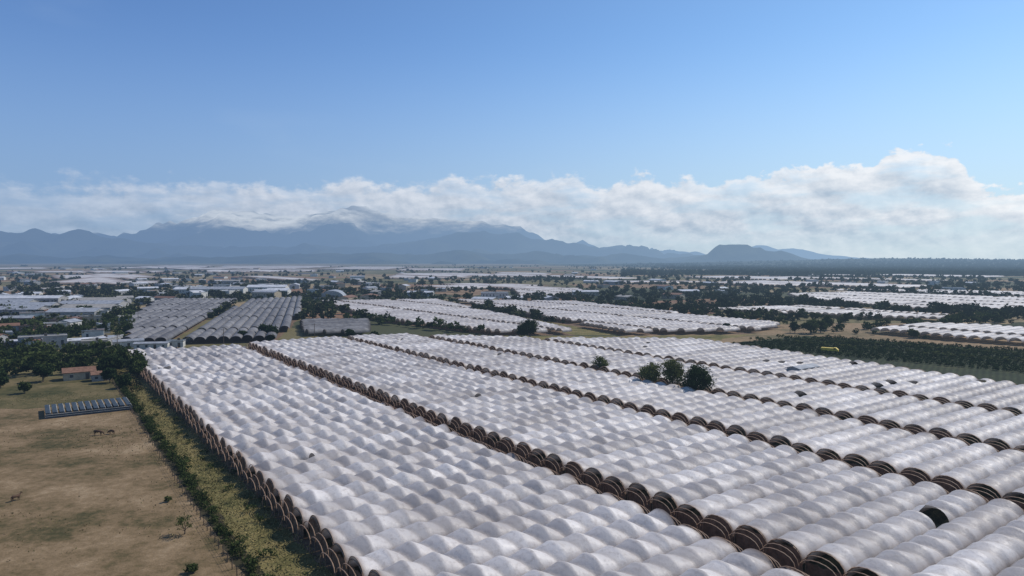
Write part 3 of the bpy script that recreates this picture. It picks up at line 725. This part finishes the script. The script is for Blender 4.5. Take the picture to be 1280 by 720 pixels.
# ------------------------------------------------------------------ sky
SUN_AZ = math.radians(58); SUN_EL = math.radians(46)
wd = bpy.data.worlds.new('World'); scene.world = wd; wd.use_nodes = True
T = NT(wd.node_tree); T.n.clear()
sky = T.add('ShaderNodeTexSky', sky_type='NISHITA'); sky.sun_disc = False
sky.sun_elevation = SUN_EL; sky.sun_rotation = SUN_AZ; sky.air_density = 1.0; sky.dust_density = 0.6; sky.ozone_density = 2.0; sky.altitude = 1500
tc = T.add('ShaderNodeTexCoord'); dirn = tc.outputs['Generated']
sp = T.add('ShaderNodeSeparateXYZ'); T.plug(dirn, sp.inputs[0])
az = T.m('ARCTAN2', sp.outputs[0], sp.outputs[1]); el = sp.outputs[2]
STR = 0.10
def C(r, g, b): return (r/STR, g/STR, b/STR)
side = T.smooth(az, -0.7, 0.8)
skyc = T.mix(1.0, sky.outputs[0], T.mix(side, (0.86, 1.08, 1.36), (1.18, 1.42, 1.48)), 'MULTIPLY')
hz = T.mix(side, C(0.24, 0.35, 0.54), C(0.56, 0.68, 0.78))
skyc = T.mix(T.m('MULTIPLY', T.smooth(el, 0.32, 0.0), 0.88), skyc, hz)
fc = T.add('ShaderNodeFloatCurve'); cm = fc.mapping; cu = cm.curves[0]
tops = [(-1.2, .09), (-.75, .094), (-.637, .098), (-.53, .098), (-.414, .110), (-.25, .108), (-.092, .114), (.0, .116), (.046, .122), (.115, .118), (.29, .116), (.37, .124), (.42, .128), (.46, .122), (.50, .142), (.55, .144), (.58, .10), (.637, .088), (.66, .12), (.72, .09), (1.2, .08)]
def mp(t): return ((t[0]+1.2)/2.4, t[1]/0.2)
pl = [mp(t) for t in tops]
cu.points[0].location = pl[0]; cu.points[1].location = pl[-1]
for p in pl[1:-1]: cu.points.new(*p)
cm.update()
T.plug(T.m('DIVIDE', T.m('ADD', az, 1.2), 2.4), fc.inputs['Value'])
top = T.m('MULTIPLY', fc.outputs[0], 0.2)
cv = T.add('ShaderNodeCombineXYZ'); T.plug(az, cv.inputs[0]); T.plug(T.m('MULTIPLY', el, 1.7), cv.inputs[1])
def vadd(v, o):
    x = T.add('ShaderNodeVectorMath', operation='ADD'); T.plug(v, x.inputs[0]); x.inputs[1].default_value = o; return x.outputs[0]
def dens(v, detail=8):
    a = T.noise(v, 19.0, detail, 0.58, 0.1); b = T.noise(vadd(v, (3.1, 1.7, 0)), 6.0, 3, 0.5)
    return T.m('ADD', T.m('MULTIPLY', T.m('SUBTRACT', a, 0.5), 0.095), T.m('MULTIPLY', T.m('SUBTRACT', b, 0.5), 0.038))
n0 = dens(cv.outputs[0]); n1 = dens(vadd(cv.outputs[0], (0.006, 0.013, 0)), 6)
D = T.m('ADD', T.m('SUBTRACT', top, el), n0)
soft = T.m('ADD', 0.006, T.m('MULTIPLY', T.m('SUBTRACT', 1.0, side), 0.016))
al = T.add('ShaderNodeMapRange', interpolation_type='SMOOTHSTEP'); T.plug(D, al.inputs[0]); al.inputs[1].default_value = 0.0; T.plug(soft, al.inputs[2])
alpha = al.outputs[0]
alpha = T.m('MULTIPLY', alpha, T.smooth(el, 0.012, 0.055, 0.4, 1.0))
alpha = T.m('MULTIPLY', alpha, T.smooth(az, -0.66, -0.30, 0.55, 0.95))
n5 = T.noise(T.scaled(cv.outputs[0], (1, 2.4, 1)), 8.0, 5, 0.55)
alpha = T.m('MULTIPLY', alpha, T.m('MAXIMUM', T.smooth(n5, 0.36, 0.54, 0.45, 1.0), T.smooth(D, 0.045, 0.0)))
rel = T.m('MULTIPLY', T.m('SUBTRACT', n0, n1), 25.0)
lit = T.m('ADD', T.m('ADD', T.smooth(D, 0.070, 0.0, 0.38, 0.86), rel), 0.0, clamp=True)
cl = T.mix(lit, T.mix(side, C(0.27, 0.36, 0.50), C(0.45, 0.55, 0.67)), T.mix(side, C(0.60, 0.66, 0.77), C(0.92, 0.94, 0.97)))
fin = T.mix(alpha, skyc, cl)
wn = T.noise(T.scaled(dirn, (3, 3, 9)), 1.3, 4, 0.5)
fin = T.mix(T.m('MULTIPLY', T.smooth(wn, 0.55, 0.85), 0.12), fin, C(0.55, 0.68, 0.82))
bg = T.add('ShaderNodeBackground'); T.plug(fin, bg.inputs[0]); bg.inputs[1].default_value = STR
ow = T.add('ShaderNodeOutputWorld'); T.l.new(bg.outputs[0], ow.inputs[0])

sd = Vector((math.sin(SUN_AZ)*math.cos(SUN_EL), math.cos(SUN_AZ)*math.cos(SUN_EL), math.sin(SUN_EL)))
ld = bpy.data.lights.new('sun', 'SUN'); ld.energy = 3.9; ld.angle = math.radians(0.53); ld.color = (1, 0.94, 0.86)
lo = bpy.data.objects.new('sun', ld); lo.rotation_euler = sd.to_track_quat('Z', 'Y').to_euler(); COL.objects.link(lo)

# ------------------------------------------------------------------ camera
cd = bpy.data.cameras.new('camera'); co = bpy.data.objects.new('camera', cd); COL.objects.link(co)
cd.sensor_width = 36; cd.lens = 36*865/1280; cd.clip_start = 0.5; cd.clip_end = 200000
co.location = (0, 0, 40); co.rotation_euler = (math.radians(90-2.32), 0, 0)
scene.camera = co
